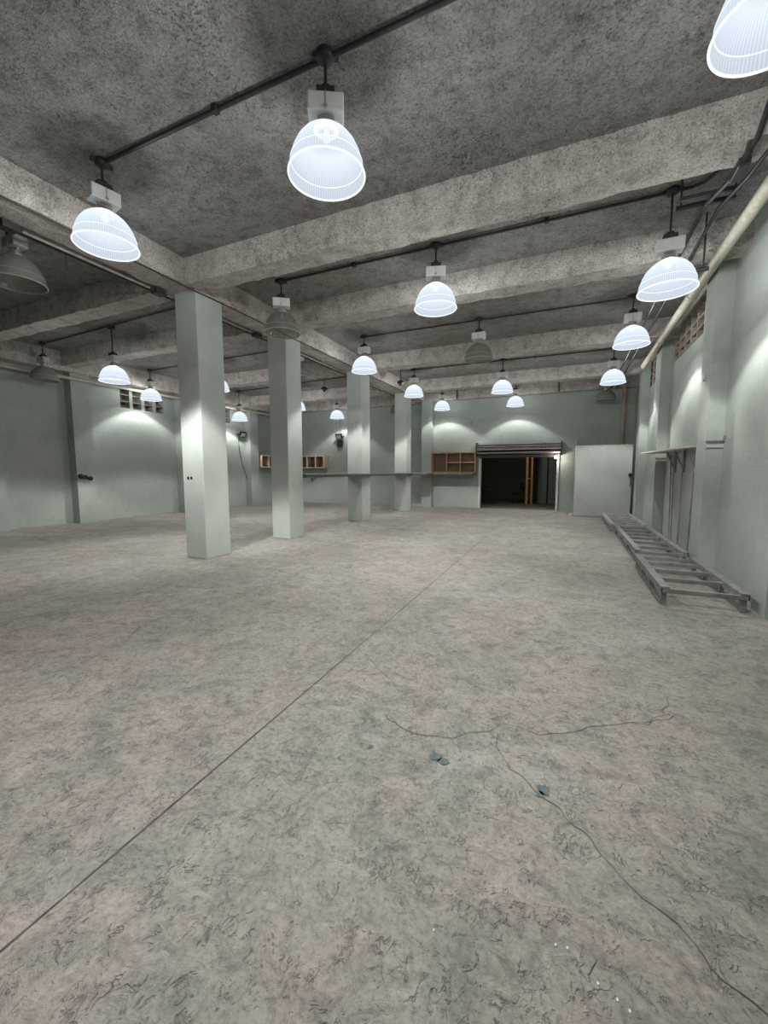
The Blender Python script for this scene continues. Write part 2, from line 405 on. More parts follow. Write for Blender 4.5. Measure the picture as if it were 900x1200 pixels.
# ---------------------------------------------------------------- pendant lamps
NECK, RIMR = .37, .32
prof = [(.322, .0), (.316, .03), (.309, .075), (.297, .125), (.277, .18), (.248, .235), (.208, .285), (.160, .325), (.105, .355), (.085, .368)]
me_shade = {}
def shade_mesh(kind):
    if kind not in me_shade: me_shade[kind] = mesh_of('shade', MB().lathe(prof, n=96, rib=.004), kind)
    return me_shade[kind]
def torus_prof(r, z, a): return [(r + a * math.cos(t * PI / 4), z + a * math.sin(t * PI / 4)) for t in range(9)]
me_rim = {k: mesh_of('rim', MB().lathe(torus_prof(.323, 0, .008), n=64), k) for k in ('rim_on', 'rim_off')}
me_band = {k: mesh_of('band', MB().lathe(torus_prof(.304, .098, .0035), n=64), k) for k in ('rim_on', 'rim_off')}
nk = MB().lathe([(.001, .43), (.07, .43), (.075, .40), (.07, .385), (.115, .357), (.10, .352), (.001, .352)], n=24)
for k in (-1, 1): nk.box(k * .06 - .01, k * .06 + .01, -.02, .02, .40, .455)
me_neck = mesh_of('neck', nk, 'alu')
bm_ = MB().box(-.15, .15, -.085, .085, .455, .60)
me_bal = {k: mesh_of('ballast', bm_, k) for k in ('ballast', 'ballast_old')}
me_clip = mesh_of('clip', MB().box(-.004, .004, -.089, -.084, .46, .60).box(-.016, .016, -.097, -.084, .475, .49), 'alu')
fin = MB()
for k in range(9): fin.box(-.136 + k * .034 - .006, -.136 + k * .034 + .006, -.097, -.084, .465, .59)
me_fin = mesh_of('cooling_fin', fin, 'ballast')
me_hub = mesh_of('hub', MB().box(-.075, .075, -.06, .06, .60, .66).lathe([(.045, .66), (.045, .69), (.02, .70), (.001, .70)], n=14), 'conduit')
me_bulb = {k: mesh_of('bulb', MB().lathe([(.001, .262), (.02, .266), (.036, .285), (.036, .31), (.024, .335), (.02, .36)], n=16), k) for k in ('bulb_on', 'bulb_off')}
me_box = mesh_of('junction_box', MB().lathe([(.001, -.07), (.055, -.07), (.075, -.055), (.075, -.01), (.06, 0)], n=14).box(-.11, .11, -.02, .02, -.055, -.02), 'conduit')
def batwing(L, stops, absz=True):
    """luminaire distribution: less light straight down, more towards the rim angle (stops over the angle from straight down, in degrees)"""
    L.use_nodes = True; nt = L.node_tree; nt.nodes.clear()
    o = nt.nodes.new('ShaderNodeOutputLight'); e = nt.nodes.new('ShaderNodeEmission'); tc = nt.nodes.new('ShaderNodeTexCoord')
    sp = nt.nodes.new('ShaderNodeSeparateXYZ'); nt.links.new(tc.outputs['Normal'], sp.inputs[0])
    ab = nt.nodes.new('ShaderNodeMath'); ab.operation = 'ABSOLUTE' if absz else 'MULTIPLY'; ab.inputs[1].default_value = -1; nt.links.new(sp.outputs[2], ab.inputs[0])
    ac = nt.nodes.new('ShaderNodeMath'); ac.operation = 'ARCCOSINE'; nt.links.new(ab.outputs[0], ac.inputs[0])
    dv = nt.nodes.new('ShaderNodeMath'); dv.operation = 'DIVIDE'; nt.links.new(ac.outputs[0], dv.inputs[0]); dv.inputs[1].default_value = PI
    r = nt.nodes.new('ShaderNodeValToRGB'); nt.links.new(dv.outputs[0], r.inputs[0]); el = r.color_ramp.elements
    mx = max(v for a, v in stops)
    while len(el) < len(stops): el.new(.5)
    for i, (a, v) in enumerate(stops): el[i].position = a / 180; el[i].color = (v / mx,) * 3 + (1,)
    m = nt.nodes.new('ShaderNodeMath'); m.operation = 'MULTIPLY'; nt.links.new(r.outputs[0], m.inputs[0]); m.inputs[1].default_value = mx
    nt.links.new(m.outputs[0], e.inputs[1]); nt.links.new(e.outputs[0], o.inputs[0])
BAT = ((0, .30), (20, .36), (36, 1.1), (47, 1.9), (52, 1.75), (60, 1.0))
UPW = ((40, .0), (62, .45), (84, 1.5), (108, 1.35), (132, .75), (148, 0))
spot_cache = {}
def lamp_lights(pw, tint, ow):
    k = (pw, tint, ow)
    if k not in spot_cache:
        a = bpy.data.lights.new('lamp_beam', 'SPOT'); a.energy = SPOT_W * pw; a.spot_size = math.radians(SPOT_DEG); a.spot_blend = SPOT_BLEND
        a.shadow_soft_size = .03; a.color = tint; batwing(a, BAT)
        b = bpy.data.lights.new('lamp_glow', 'POINT'); b.energy = OMNI_W * ow; b.shadow_soft_size = .10; b.color = (1, .985, .96); batwing(b, UPW, False)
        spot_cache[k] = (a, b)
    return spot_cache[k]

def pendant(x, y, lit, rz, label, fins=False, hz=ZC, skew=0, box=True, dark=False, pw=1.0, tint=(.98, 1.0, .97), ow=None):
    if ow is None: ow = {R1: 1.9, R2: 1.4, R5: .35}.get(y, 1.0)
    t = thing('pendant_lamp', label, 'lamp', (x, y, rz), 'bell pendant lamps')
    t.rotation_euler.z = skew
    s = 'on' if lit else 'off'
    sh = obj('shade', shade_mesh('shade_on' if lit else ('shade_off_dark' if dark else 'shade_off')), None, t)
    obj('rim', me_rim['rim_' + s], None, sh); obj('band', me_band['rim_' + s], None, sh)
    obj('neck', me_neck, None, t); obj('bulb', me_bulb['bulb_' + s], None, t)
    b = obj('ballast', me_bal['ballast' if not dark else 'ballast_old'], None, t, bevel=.012)
    if fins: obj('cooling_fin', me_fin, None, b)
    else: obj('clip', me_clip, None, b)
    obj('hub', me_hub, None, t)
    top = hz - rz
    obj('rod', MB().tube([(0, 0, .69), (0, 0, top - .05)], .013, 8), 'conduit', t)
    if box: obj('junction_box', me_box, None, t, (0, 0, top))
    if lit:
        for L, dz in zip(lamp_lights(pw, tint, ow), (.22, .20)):
            o = bpy.data.objects.new(L.name, L); C.objects.link(o); o.parent = t; o.location = (0, 0, dz)
    return t

XA, XB, XD = -4.9, -1.98, 1.03
R1, R2, R3, R4, R5 = 3.27, 6.44, 9.8, 13.55, 17.0
pendant(XB, R1, True, 4.07, 'largest glowing bell pendant near top centre, nearest row', pw=0.5, skew=.5)
pendant(XA, R1, True, 4.11, 'glowing bell pendant left of top centre, above and left of the nearest column', pw=2.8, ow=1.15, skew=1.35)
pendant(1.0, R1, True, 4.07, 'glowing bell pendant cut off by the top right corner', pw=0.75)
pendant(XB, R2, True, 4.07, 'glowing bell pendant in the middle of the second row, above image centre', pw=.5, skew=.3)
pendant(XA, R2, False, 4.09, 'unlit bell pendant hanging in front of the second column', skew=.6)
pendant(1.05, R2, True, 3.82, 'large glowing bell pendant with ribbed ballast, lowest beside the right wall pipe', fins=True, pw=.55)
pendant(XA, R3, True, 4.13, 'glowing bell pendant in front of the third column')
pendant(XB, R3, False, 4.1, 'unlit bell pendant in the middle of the third row of lamps')
pendant(1.05, R3, True, 4.06, 'second largest glowing bell pendant along the right wall', pw=.6)
pendant(XA, R4, True, 4.12, 'small glowing bell pendant just right of the top of the farthest column')
pendant(XB, R4, True, 4.02, 'glowing bell pendant upper left of the pair above the shutter', pw=0.7)
pendant(1.05, R4, True, 4.04, 'third glowing bell pendant along the right wall, smallest of the lit ones there', pw=.7)
pendant(XA, R5, True, 4.13, 'tiny glowing bell pendant above the wooden cubby shelf on the rear wall', pw=0.35)
pendant(XB, R5, True, 4.1, 'smaller glowing bell pendant lower right of the pair above the shutter', pw=0.32)
pendant(1.13, R5, False, 4.09, 'unlit dark bell pendant in the right rear corner', dark=True)
pendant(-7.0, 3.4, False, 4.13, 'big unlit dusty bell pendant at the left edge of the picture', dark=True)
pendant(-13.0, 6.75, False, 4.03, 'unlit grey bell pendant hanging near the left wall', dark=True)
pendant(-10.11, 6.73, True, 3.74, 'brightest glowing bell pendant near the left wall, hung on a long thin rod', pw=.9)
pendant(-13.1, 9.95, True, 4.02, 'glowing bell pendant just left of the nearest column, over the left wall vents', pw=.42)
pendant(-10.05, 9.95, True, 4.09, 'glowing bell pendant half hidden behind the right side of the nearest column')
pendant(-13.0, 14.0, True, 3.77, 'low glowing bell pendant between the first two columns, by the left wall', pw=.5)
pendant(-6.95, 9.8, False, 4.16, 'unlit bell pendant half hidden behind the right side of the second column')
pendant(-10.0, 14.0, True, 4.04, 'glowing bell pendant half hidden behind the second column, left bay rear', pw=0.7)
pendant(-9.93, 17.0, True, 4.05, 'tiny glowing bell pendant between the second and third columns, near the rear wall', pw=0.35)
pendant(-6.9, 17.0, False, 4.12, 'unlit bell pendant peeking out left of the farthest column', dark=True)
pendant(1.03, .05, True, 4.07, 'glowing bell pendant behind the viewpoint, by the right wall', pw=.3)
# stub fittings without shades
for x, y, z, lb in ((-8.42, 13.5, 4.62, 'small shadeless lamp fitting hanging between the second and third columns'), (-5.3, 13.35, 4.55, 'bare shadeless lamp fitting hanging at the top of the farthest column')):
    t = thing('lamp_fitting', lb, 'lamp fitting', (x, y, z), 'shadeless lamp fittings')
    obj('rod', MB().tube([(0, 0, .08), (0, 0, ZC - z)], .012), 'conduit', t)
    obj('socket', MB().lathe([(.001, -.09), (.045, -.08), (.06, -.03), (.13, .0), (.11, .05), (.04, .09), (.001, .09)], n=16), 'conduit', t)

# ---------------------------------------------------------------- conduits and pipes
def conduit(label, pts, r=.016, mat='conduit', group='thin ceiling conduits', clips=(), name='conduit', n=8):
    t = thing(name, label, name, tuple(pts[0]), group)
    o = Vector(pts[0])
    obj('tube', MB().tube([Vector(p) - o for p in pts], r, n), mat, t)
    for c in clips:
        c = Vector(c) - o
        obj('clip', MB().box(c.x - .03, c.x + .03, c.y - .03, c.y + .03, c.z - r * 1.4, c.z + r * 2.2), mat, t)
    return t
zc = ZC - .04
conduit('grey conduit across the nearest ceiling panel, feeding the nearest lamp row', [(XA - .05, R1, zc), (XB, R1 + .01, zc), (1.6, R1, zc)], .022, 'conduit', clips=[(-3.2, R1, zc), (-.6, R1, zc)])
conduit('dark conduit feeding the second lamp row, right of the columns', [(XA - .05, R2 - .02, zc), (XB, R2, zc), (1.25, R2, zc), (1.36, R2 - .05, zc), (1.46, R2 - .3, zc - .02), (1.50, R2 - .42, zc - .1)], .02, clips=[(-3.4, R2, zc), (-.4, R2, zc)])
conduit('dark conduit feeding the third lamp row, right of the columns', [(XA - .05, R3, zc), (1.05, R3 + .05, zc)], .018)
conduit('lower conduit feeding the fourth lamp row, right of the columns', [(XA - .05, R4, zc), (1.05, R4 + .05, zc)], .018)
conduit('upper pale conduit running beside the fourth lamp row', [(-5.8, R4 - .33, zc), (1.2, R4 - .25, zc)], .018, 'conduit_light')
conduit('dark conduit feeding the second lamp row of the left bay', [(-13.1, 6.78, zc), (-6.4, 6.45, zc)], .018)
conduit('dark conduit feeding the third lamp row of the left bay', [(-13.2, 9.97, zc), (-6.4, 9.8, zc)], .018)
conduit('dark conduit feeding the fourth lamp row of the left bay', [(-13.2, 14.05, zc), (-6.4, 13.4, zc)], .018)
# runs along the long beam
conduit('pale dusty conduit along the left side of the long beam', [(-6.41, YB + .2, 4.575), (-6.41, 17.4, 4.575)], .02, 'conduit_light', 'conduits along the long beam')
conduit('dark conduit along the left side of the long beam, outermost', [(-6.50, YB + .2, 4.585), (-6.50, 17.4, 4.585)], .02, 'conduit', 'conduits along the long beam')
conduit('dark cable clipped along the lower right edge of the long beam', [(-5.835 + .01 * math.sin(i), YB + .3 + i * .6, 4.59 - .012 * abs(math.sin(i * 1.3))) for i in range(39)], .011, 'conduit', 'conduits along the long beam', name='cable')
for y, lb in ((3.05, 'dark junction box under the long beam by the second lamp of the nearest row'), (5.1, 'dark junction box under the long beam just before the nearest column'), (7.5, 'dark junction box under the long beam just before the second column')):
    t = thing('junction_box', lb, 'junction box', (-6.41, y, 4.565), 'junction boxes on the long beam')
    obj('box', MB().box(-.06, .09, -.09, .09, -.05, .035), 'conduit', t, bevel=.008); obj('nipple', MB().tube([(0, -.15, 0), (0, .15, 0)], .028), 'conduit', t)
t = thing('hanger', 'small dark hanger rod dangling from the beam conduits, left of the nearest column', 'hanger', (-6.5, 3.75, 4.58))
obj('rod', MB().tube([(0, 0, 0), (0, 0, -.22)], .01), 'conduit', t)
# left wall pipe, right wall pipe
def pipe(label, pts, r, mat='pipe', couplings=()):
    t = thing('drain_pipe', label, 'pipe', tuple(pts[0]), 'round wall pipes'); o = Vector(pts[0])
    obj('tube', MB().tube([Vector(p) - o for p in pts], r, 16), mat, t)
    for a, b in couplings: obj('coupling', MB().tube([Vector(a) - o, Vector(b) - o], r * 1.15, 16), mat, t)
    return t
pipe('cream pipe running along the top of the left wall', [(-13.5, YB + .2, 4.27), (-13.5, 17.4, 4.35)], .045, couplings=[((-13.5, 8.55, 4.32), (-13.5, 8.66, 4.32))])
pipe('thick cream pipe running along the top of the right wall', [(1.84, YB + .2, 4.57), (1.84, 9.9, 4.58), (1.84, 14.0, 4.52)], .075, couplings=[((1.84, 8.95, 4.58), (1.84, 9.1, 4.58)), ((1.84, 11.6, 4.555), (1.84, 11.75, 4.552))])
pipe('tan vertical pipe in the right rear corner above the white partition', [(1.74, 17.35, 2.4), (1.74, 17.35, 4.55)], .075, mat=simple('tan_pipe', (.33, .27, .20), .6))
# electrical runs near the right wall
conduit('dark conduit along the right side of the ceiling, outer of two', [(1.48, .95, 4.9), (1.48, 4.7, 4.88), (1.46, 5.1, 4.57), (1.42, 5.7, 4.57), (1.31, 6.1, 4.57), (1.31, 17.4, 4.57)], .025, 'conduit', 'conduits by the right wall', clips=[(1.48, 3, 4.9)])
conduit('dark conduit along the right side of the ceiling, nearest the wall', [(1.68, .95, 4.9), (1.68, 4.7, 4.88), (1.64, 5.1, 4.57), (1.58, 5.7, 4.57), (1.47, 6.2, 4.57), (1.47, 17.4, 4.57)], .022, 'conduit', 'conduits by the right wall')
t = thing('pipe_rack', 'small dark rack of two bars carrying conduits near the top right corner', 'pipe rack', (1.32, 5.95, 4.62))
obj('bar', MB().box(-.28, .28, -.02, .02, -.02, .02), 'conduit', t); obj('bar', MB().box(-.28, .28, .16, .2, -.02, .02), 'conduit', t)
for x in (-.25, .25): obj('hanger_rod', MB().tube([(x, .08, -.03), (x, .08, ZC - 4.62)], .01), 'conduit', t)
t = thing('junction_box', 'dark conduit body under the nearest cross beam by the right wall', 'junction box', (1.44, 5.45, 4.52), None)
obj('box', MB().box(-.05, .05, -.14, .14, -.04, .04), 'conduit', t, bevel=.01); obj('elbow', MB().tube([(0, -.14, 0), (0, -.22, .02), (0, -.26, .08)], .03), 'conduit', t)
t = thing('pipe_rack', 'thin dark pipe loop hanging behind the ribbed ballast lamp', 'pipe rack', (1.4, 7.2, 4.3))
obj('hanger_rod', MB().tube([(.18, 0, 0), (.18, 0, ZC - 4.3)], .012), 'conduit', t)
obj('bar', MB().tube([(-.3, 0, 0), (.24, 0, 0)], .03), 'conduit', t); obj('hanger_rod', MB().tube([(-.27, 0, 0), (-.27, 0, .5)], .012), 'conduit', t)
for x, y, lb in ((-4.4, 17.45, 'thin rod dangling from the rear beam left of the shutter'), (-.45, 17.45, 'thin rod dangling from the rear beam right of the shutter')):
    o = obj('hanger', MB().tube([(0, 0, 0), (0, 0, .43)], .02), 'conduit', loc=(x, y + .06, 4.6)); tag(o, lb, 'hanger', 'rods on the rear beam')

# ---------------------------------------------------------------- ventilation blocks
def vent_right(y0, y1, z0, z1, label):
    t = thing('vent_grille', label, 'vent', (XR, y0, z0), 'ventilation block panels')
    ny, nz = 5, 4; w = (y1 - y0) / ny; h = (z1 - z0) / nz
    for j in range(nz):
        for i in range(ny):
            b = MB(); a0 = i * w; c0 = j * h; e = .022
            b.box(0, .2, a0, a0 + e, c0, c0 + h); b.box(0, .2, a0 + w - e, a0 + w, c0, c0 + h)
            b.box(0, .2, a0 + e, a0 + w - e, c0 + h - e, c0 + h)
            b.add([(-.0, a0 + e, c0), (.2, a0 + e, c0 + h * .8), (.2, a0 + w - e, c0 + h * .8), (0, a0 + w - e, c0)], [(0, 1, 2, 3), (3, 2, 1, 0)])
            obj('vent_block', b, 'vent', t)
    obj('night_back', MB().box(.2, .23, 0, y1 - y0, 0, z1 - z0), 'vent_dark', t)  # dark sheet painted for the night darkness behind the openings
vent_right(*VR[0], 'brown diagonal louvred vent block panel on the right wall, nearer one')
vent_right(*VR[1], 'brown diagonal louvred vent block panel on the right wall, farther one')
def vent_left(y0, y1, z0, z1, ny, label):
    t = thing('vent_grille', label, 'vent', (XL, y0, z0), 'ventilation block panels')
    nz = 3; h = (z1 - z0) / nz; w = (y1 - y0) / ny
    # painted infill between the openings
    fr = MB()
    for i in range(ny): fr.box(-.3, 0, i * w + w * .74, (i + 1) * w, 0, z1 - z0)
    obj('mullion', fr, 'wall', t)
    for j in range(nz):
        for i in range(ny):
            a0 = i * w; a1 = i * w + w * .74; c0 = j * h
            b = MB().box(-.25, -.005, a0, a1, c0 + h - .02, c0 + h)
            b.add([(-.01, a0, c0), (-.25, a0, c0 + h * .55), (-.25, a1, c0 + h * .55), (-.01, a1, c0)], [(0, 1, 2, 3), (3, 2, 1, 0)])
            obj('vent_block', b, 'vent', t)
    obj('night_back', MB().box(-.29, -.26, 0, y1 - y0, 0, z1 - z0), 'vent_dark', t)  # dark sheet in place of the unlit night outside
vent_left(*VL[0], 4, 'four stacks of square vent openings high on the left wall, left of nearest column')
vent_left(*VL[1], 3, 'square vent openings high on the left wall, seen between the first two columns')

# ---------------------------------------------------------------- counters
def counter(label, x0, x1, y0, y1, holes, brackets=()):
    t = thing('counter', label, 'counter', (x0, y0, 1.42), 'dark counters along the columns')
    top = MB(); edge = MB()
    segs = holes
    for (a, b, c, d) in segs:
        top.box(a - x0, b - x0, c - y0, d - y0, .0, .07); edge.box(a - x0 - .004, b - x0 + .004, c - y0 - .004, d - y0 + .004, .07, .09)
    obj('countertop', top, 'counter_top', t); obj('edge_trim', edge, 'counter_edge', t)
    for (bx, by) in brackets:
        obj('bracket', MB().box(bx - x0 - .02, bx - x0 + .02, by - y0 - .02, by - y0 + .02, -.1, 0).bar((bx - x0, by - y0, -.1), (bx - x0 + .12, by - y0, 0), .03, .03), 'steel_light', t)
counter('long thin dark counter between the second and third columns', -6.35, -5.78, 8.4, 12.45,
        [(-6.4, -5.76, 8.37, 11.47), (-5.845, -5.76, 11.47, 12.1)], [(-5.95, 8.9)])
counter('short dark counter between the third and farthest columns', -6.35, -5.78, 12.6, 15.3, [(-6.4, -5.76, 12.45, 15.34), (-5.845, -5.76, 15.34, 15.9)])
counter('dark counter below the wooden cubby shelf on the rear wall', -6.3, -3.6, 16.6, 17.5, [(-6.35, -5.4, 16.55, 17.54), (-5.4, -3.62, 17.25, 17.88)], [(-4.3, 17.84), (-3.7, 17.84)])

# ---------------------------------------------------------------- wooden shelves
def cubby():
    t = thing('cubby_shelf', 'wooden cubby shelf with five compartments on the rear wall left of shutter', 'shelf', (-5.5, 17.56, 1.53))
    W_, H_, D_ = 1.9, .85, .33; e = .035
    obj('back_panel', MB().box(.0, W_, D_ - .02, D_, 0, H_), 'cubby_back', t)
    obj('side_panel', MB().box(0, e, 0, D_ - .02, 0, H_), 'wood', t); obj('side_panel', MB().box(W_ - e, W_, 0, D_ - .02, 0, H_), 'wood', t)
    obj('top_panel', MB().box(e, W_ - e, 0, D_ - .02, H_ - e, H_), 'wood', t); obj('bottom_panel', MB().box(e, W_ - e, 0, D_ - .02, 0, e), 'wood', t)
    for x in (.66, 1.26): obj('divider', MB().box(x - e / 2, x + e / 2, 0, D_ - .02, e, H_ - e), 'wood', t)
    for a, b in ((.66, 1.26), (1.26, W_ - e / 2)): obj('shelf_board', MB().box(a + e / 2, b - e / 2, 0, D_ - .02, .41, .44), 'wood_pale', t)
cubby()
def cabinet(label, loc, n, cw, H_, D_, axis='y'):
    t = thing('open_cabinet', label, 'cabinet', loc, 'white fronted open wooden cabinets'); W_ = n * cw; e = .03
    def B(a0, a1, d0, d1, z0, z1):   # a along the front, d outward from the wall
        return MB().box(a0, a1, -d1, -d0, z0, z1) if axis == 'y' else MB().box(d0, d1, a0, a1, z0, z1)
    obj('back_panel', B(0, W_, 0, .02, 0, H_), 'cubby_back', t)
    for a in (0, W_ - e): obj('side_panel', B(a, a + e, .02, D_, 0, H_), 'wood_pale', t)
    obj('top_panel', B(e, W_ - e, .02, D_, H_ - e, H_), 'wood_pale', t); obj('bottom_panel', B(e, W_ - e, .02, D_, 0, e), 'wood_pale', t)
    fr = MB()
    for i in range(n + 1):
        a = min(max(i * cw - .025, 0), W_ - .05); q = B(a, a + .05, D_, D_ + .015, 0, H_); fr.add(q.v, q.f)
    for z in (0, H_ - .04): q = B(0, W_, D_, D_ + .012, z, z + .04); fr.add(q.v, q.f)
    obj('front_frame', fr, 'white_edge', t)
    for i in range(1, n): obj('divider', B(i * cw - .012, i * cw + .012, .02, D_, e, H_ - e), 'wood_pale', t)
    obj('shelf_board', B(e, W_ - e, .02, D_ - .05, .12, .14), 'cubby_back', t)
    return t
cabinet('white fronted wooden cabinet on the rear wall between the second and third columns', (-13.0, 17.9, 1.76), 4, .5, .6, .38)
cabinet('white fronted wooden cabinet on the left wall, seen left of the second column', (-13.9, 15.95, 1.78), 3, .55, .6, .36, 'x')

# ---------------------------------------------------------------- roller shutter door
t = thing('roller_shutter', 'rolled-up steel shutter over the dark doorway in the rear wall', 'shutter', (-3.5, 17.9, 0))
roll = MB()
prf = []
for k in range(0, 17):
    a = PI * (-.45 + k * .9 / 16 * 1.25); prf.append((a,))
R_ = .24
pts = [(-.02 - R_ * math.cos(a[0]) - .02, 2.47 + R_ * math.sin(a[0])) for a in prf]
L_ = 3.2
for i in range(len(pts) - 1):
    (d0, z0), (d1, z1) = pts[i], pts[i + 1]
    roll.add([(-.05, d0, z0), (L_, d0, z0), (L_, d1, z1), (-.05, d1, z1)], [(0, 1, 2, 3), (3, 2, 1, 0)], 0 if (i // 2) % 2 else 1)
obj('rolled_curtain', roll, ['slat', 'slat_dark'], t)
for k in range(4):
    a = PI * (-.18 + k * .17); d = -.04 - (R_ + .01) * math.cos(a); z = 2.47 + (R_ + .01) * math.sin(a)
    obj('slat', MB().bar((-.05, d, z), (L_, d, z), .05, .035), 'slat', t)
for x in (-.09, L_ + .0):
    obj('end_plate', MB().box(x, x + .04, -.33, 0, 2.2, 2.76), 'slat_dark', t)
obj('bottom_bar', MB().box(.02, 3.1, -.12, -.04, 2.13, 2.24), 'slat_dark', t)
obj('slat_row', MB().box(.02, 3.1, -.09, -.06, 2.2, 2.34), 'slat_dark', t)
for x in (.0, 3.07): obj('guide_rail', MB().box(x, x + .08, -.10, -.0, 0, 2.25), 'rail', t)

# bare bulb beside doorway
t = thing('wall_bulb', 'small bright bulb glowing at the upper right corner of the shutter doorway', 'bulb', (-.47, 17.72, 2.12))
obj('glass', MB().lathe([(.001, -.07), (.05, -.06), (.07, -.01), (.06, .04), (.03, .08)], n=16), 'bulb_on', t)
obj('socket', MB().tube([(0, 0, .07), (0, 0, .15)], .035), 'black', t); obj('arm', MB().tube([(0, 0, .14), (0, .07, .15)], .02), 'black', t)
L = bpy.data.lights.new('bulb_light', 'POINT'); L.energy = 14; L.shadow_soft_size = .05; L.color = (1, .95, .85)
L.energy = 18
o = bpy.data.objects.new('bulb_light', L); C.objects.link(o); o.parent = t; o.location = (0, -.12, 0)

# things in the back room
def office_chair(x, y, rz):
    t = thing('office_chair', 'dark swivel chair on a star base in the dim back room', 'chair', (x, y, 0)); t.rotation_euler.z = rz
    seat = MB().lathe([(.001, .44), (.20, .44), (.24, .47), (.24, .50), (.2, .52), (.001, .525)], n=20)
    obj('seat', seat, 'chair', t)
    bk = MB(); n = 8
    for i in range(n):
        a0 = -.9 + 1.8 * i / n; a1 = -.9 + 1.8 * (i + 1) / n
        q = [(.25 * math.sin(a), .12 + .13 * math.cos(a)) for a in (a0, a1)]
        o_ = [(.29 * math.sin(a), .12 + .17 * math.cos(a)) for a in (a0, a1)]
        vs = [(q[0][0], q[0][1], .62), (q[1][0], q[1][1], .62), (q[1][0], q[1][1], 1.0), (q[0][0], q[0][1], 1.0), (o_[0][0], o_[0][1], .62), (o_[1][0], o_[1][1], .62), (o_[1][0], o_[1][1], 1.0), (o_[0][0], o_[0][1], 1.0)]
        bk.add(vs, [(0, 1, 2, 3), (7, 6, 5, 4), (3, 2, 6, 7), (0, 4, 5, 1), (0, 3, 7, 4), (1, 5, 6, 2)])
    obj('backrest', bk, 'chair', t)
    obj('back_post', MB().tube([(0, .1, .45), (0, .3, .5), (0, .3, .72)], .02), 'black', t)
    obj('gas_lift', MB().tube([(0, 0, .1), (0, 0, .45)], .03), 'black', t)
    for k in range(5):
        a = 2 * PI * k / 5; obj('base_arm', MB().bar((0, 0, .12), (.3 * math.cos(a), .3 * math.sin(a), .07), .04, .03).tube([(.3 * math.cos(a), .3 * math.sin(a) - .015, .03), (.3 * math.cos(a), .3 * math.sin(a) + .015, .03)], .03, 10), 'black', t)
office_chair(-2.3, 21.6, -1.2)
for i, (x, y, w, h, lb) in enumerate(((-1.78, 20.75, .10, 2.9, 'yellow post in the back room, left of the pair'), (-1.56, 20.75, .08, 2.9, 'yellow post in the back room, right of the pair'))):
    t = thing('yellow_post', lb, 'post', (x, y, 0), 'yellow posts in the back room')
    obj('upright', MB().box(-w / 2, w / 2, -.05, .05, 0, h), 'yellow', t)
    obj('foot_plate', MB().box(-.08, .08, -.08, .08, 0, .015), 'yellow', t)
    if i == 0: obj('crossbar', MB().box(w / 2, .165, -.02, .02, 1.2, 1.26), 'yellow', t)
for i, (x, w, lb) in enumerate(((-1.15, .42, 'leftmost tall green board leaning in the back room'), (-.68, .40, 'middle tall green board leaning in the back room'), (-.24, .42, 'rightmost tall green board leaning in the back room'))):
    o = obj('green_board', MB().box(-w / 2, w / 2, -.02, .02, 0, 2.7), 'green_panel', loc=(x, 21.8, .0), bevel=.004); tag(o, lb, 'board', 'boards in the back room')
t = thing('storage_shelf', 'dark metal storage rack in the left of the dim back room', 'shelf', (-4.1, 20.6, 0))
for x in (0, .8):
    for y in (0, .5): obj('post', MB().box(x, x + .04, y, y + .04, 0, 2.3), 'black', t)
for z in (.15, .8, 1.5, 2.2): obj('shelf_board', MB().box(.04, .8, 0, .54, z, z + .03), 'black', t)
L = bpy.data.lights.new('back_room_fill', 'POINT'); L.energy = 22; L.shadow_soft_size = .1; L.color = (1, .9, .75)
t = thing('added_bulb', 'unseen bulb added above the doorway to light the back room', 'bulb', (-1.9, 19.4, 2.75))  # added lamp, out of view, that brightens the back room
obj('glass', MB().lathe([(.001, -.05), (.035, -.03), (.035, .02), (.02, .06)], n=12), 'bulb_on', t); obj('socket', MB().tube([(0, 0, .05), (0, 0, .25)], .025), 'black', t)
o = bpy.data.objects.new('back_room_fill', L); C.objects.link(o); o.parent = t; o.location = (0, 0, -.12)

# ---------------------------------------------------------------- white partition in the right rear corner
t = thing('partition_box', 'plain pale partition panel, taller than a door, in the right rear corner', 'partition', (.22, 15.95, 0))
obj('front_panel', MB().box(0, XR - .24 - .22, 0, .06, 0.01, 2.45), 'partition', t, bevel=.006)
obj('side_panel', MB().box(0, .05, .06, 1.6, 0.01, 2.45), 'partition', t)
obj('top_panel', MB().box(.05, XR - .24 - .22, .06, 1.6, 2.38, 2.43), 'partition', t)
lt = MB().box(1.62, 1.70, -.05, -.0, 1.38, 1.50).box(1.6, 1.72, -.07, -.03, 1.42, 1.46).tube([(1.68, -.03, 1.40), (1.67, -.03, 1.05)], .012)
obj('latch', lt, 'black', t)
o = obj('metal_strip', MB().box(-.025, .025, -.02, .02, 0, .42), 'rail', loc=(.235, 17.86, 2.4)); tag(o, 'short pale vertical strip on the rear wall above the partition corner', 'strip')
o = obj('door_stop', MB().box(-.05, .05, -.04, .04, 0, .1), 'rail', loc=(.12, 15.95, 0)); tag(o, 'small pale block on the floor at the foot of the partition', 'block')
o = obj('wall_plate', MB().box(-.05, .05, -.02, .01, -.08, .08), 'steel', loc=(-4.35 + .0, 17.89, 3.62)); o.location.x = -3.85; tag(o, 'small dark plate on the rear wall above and left of the shutter', 'plate')

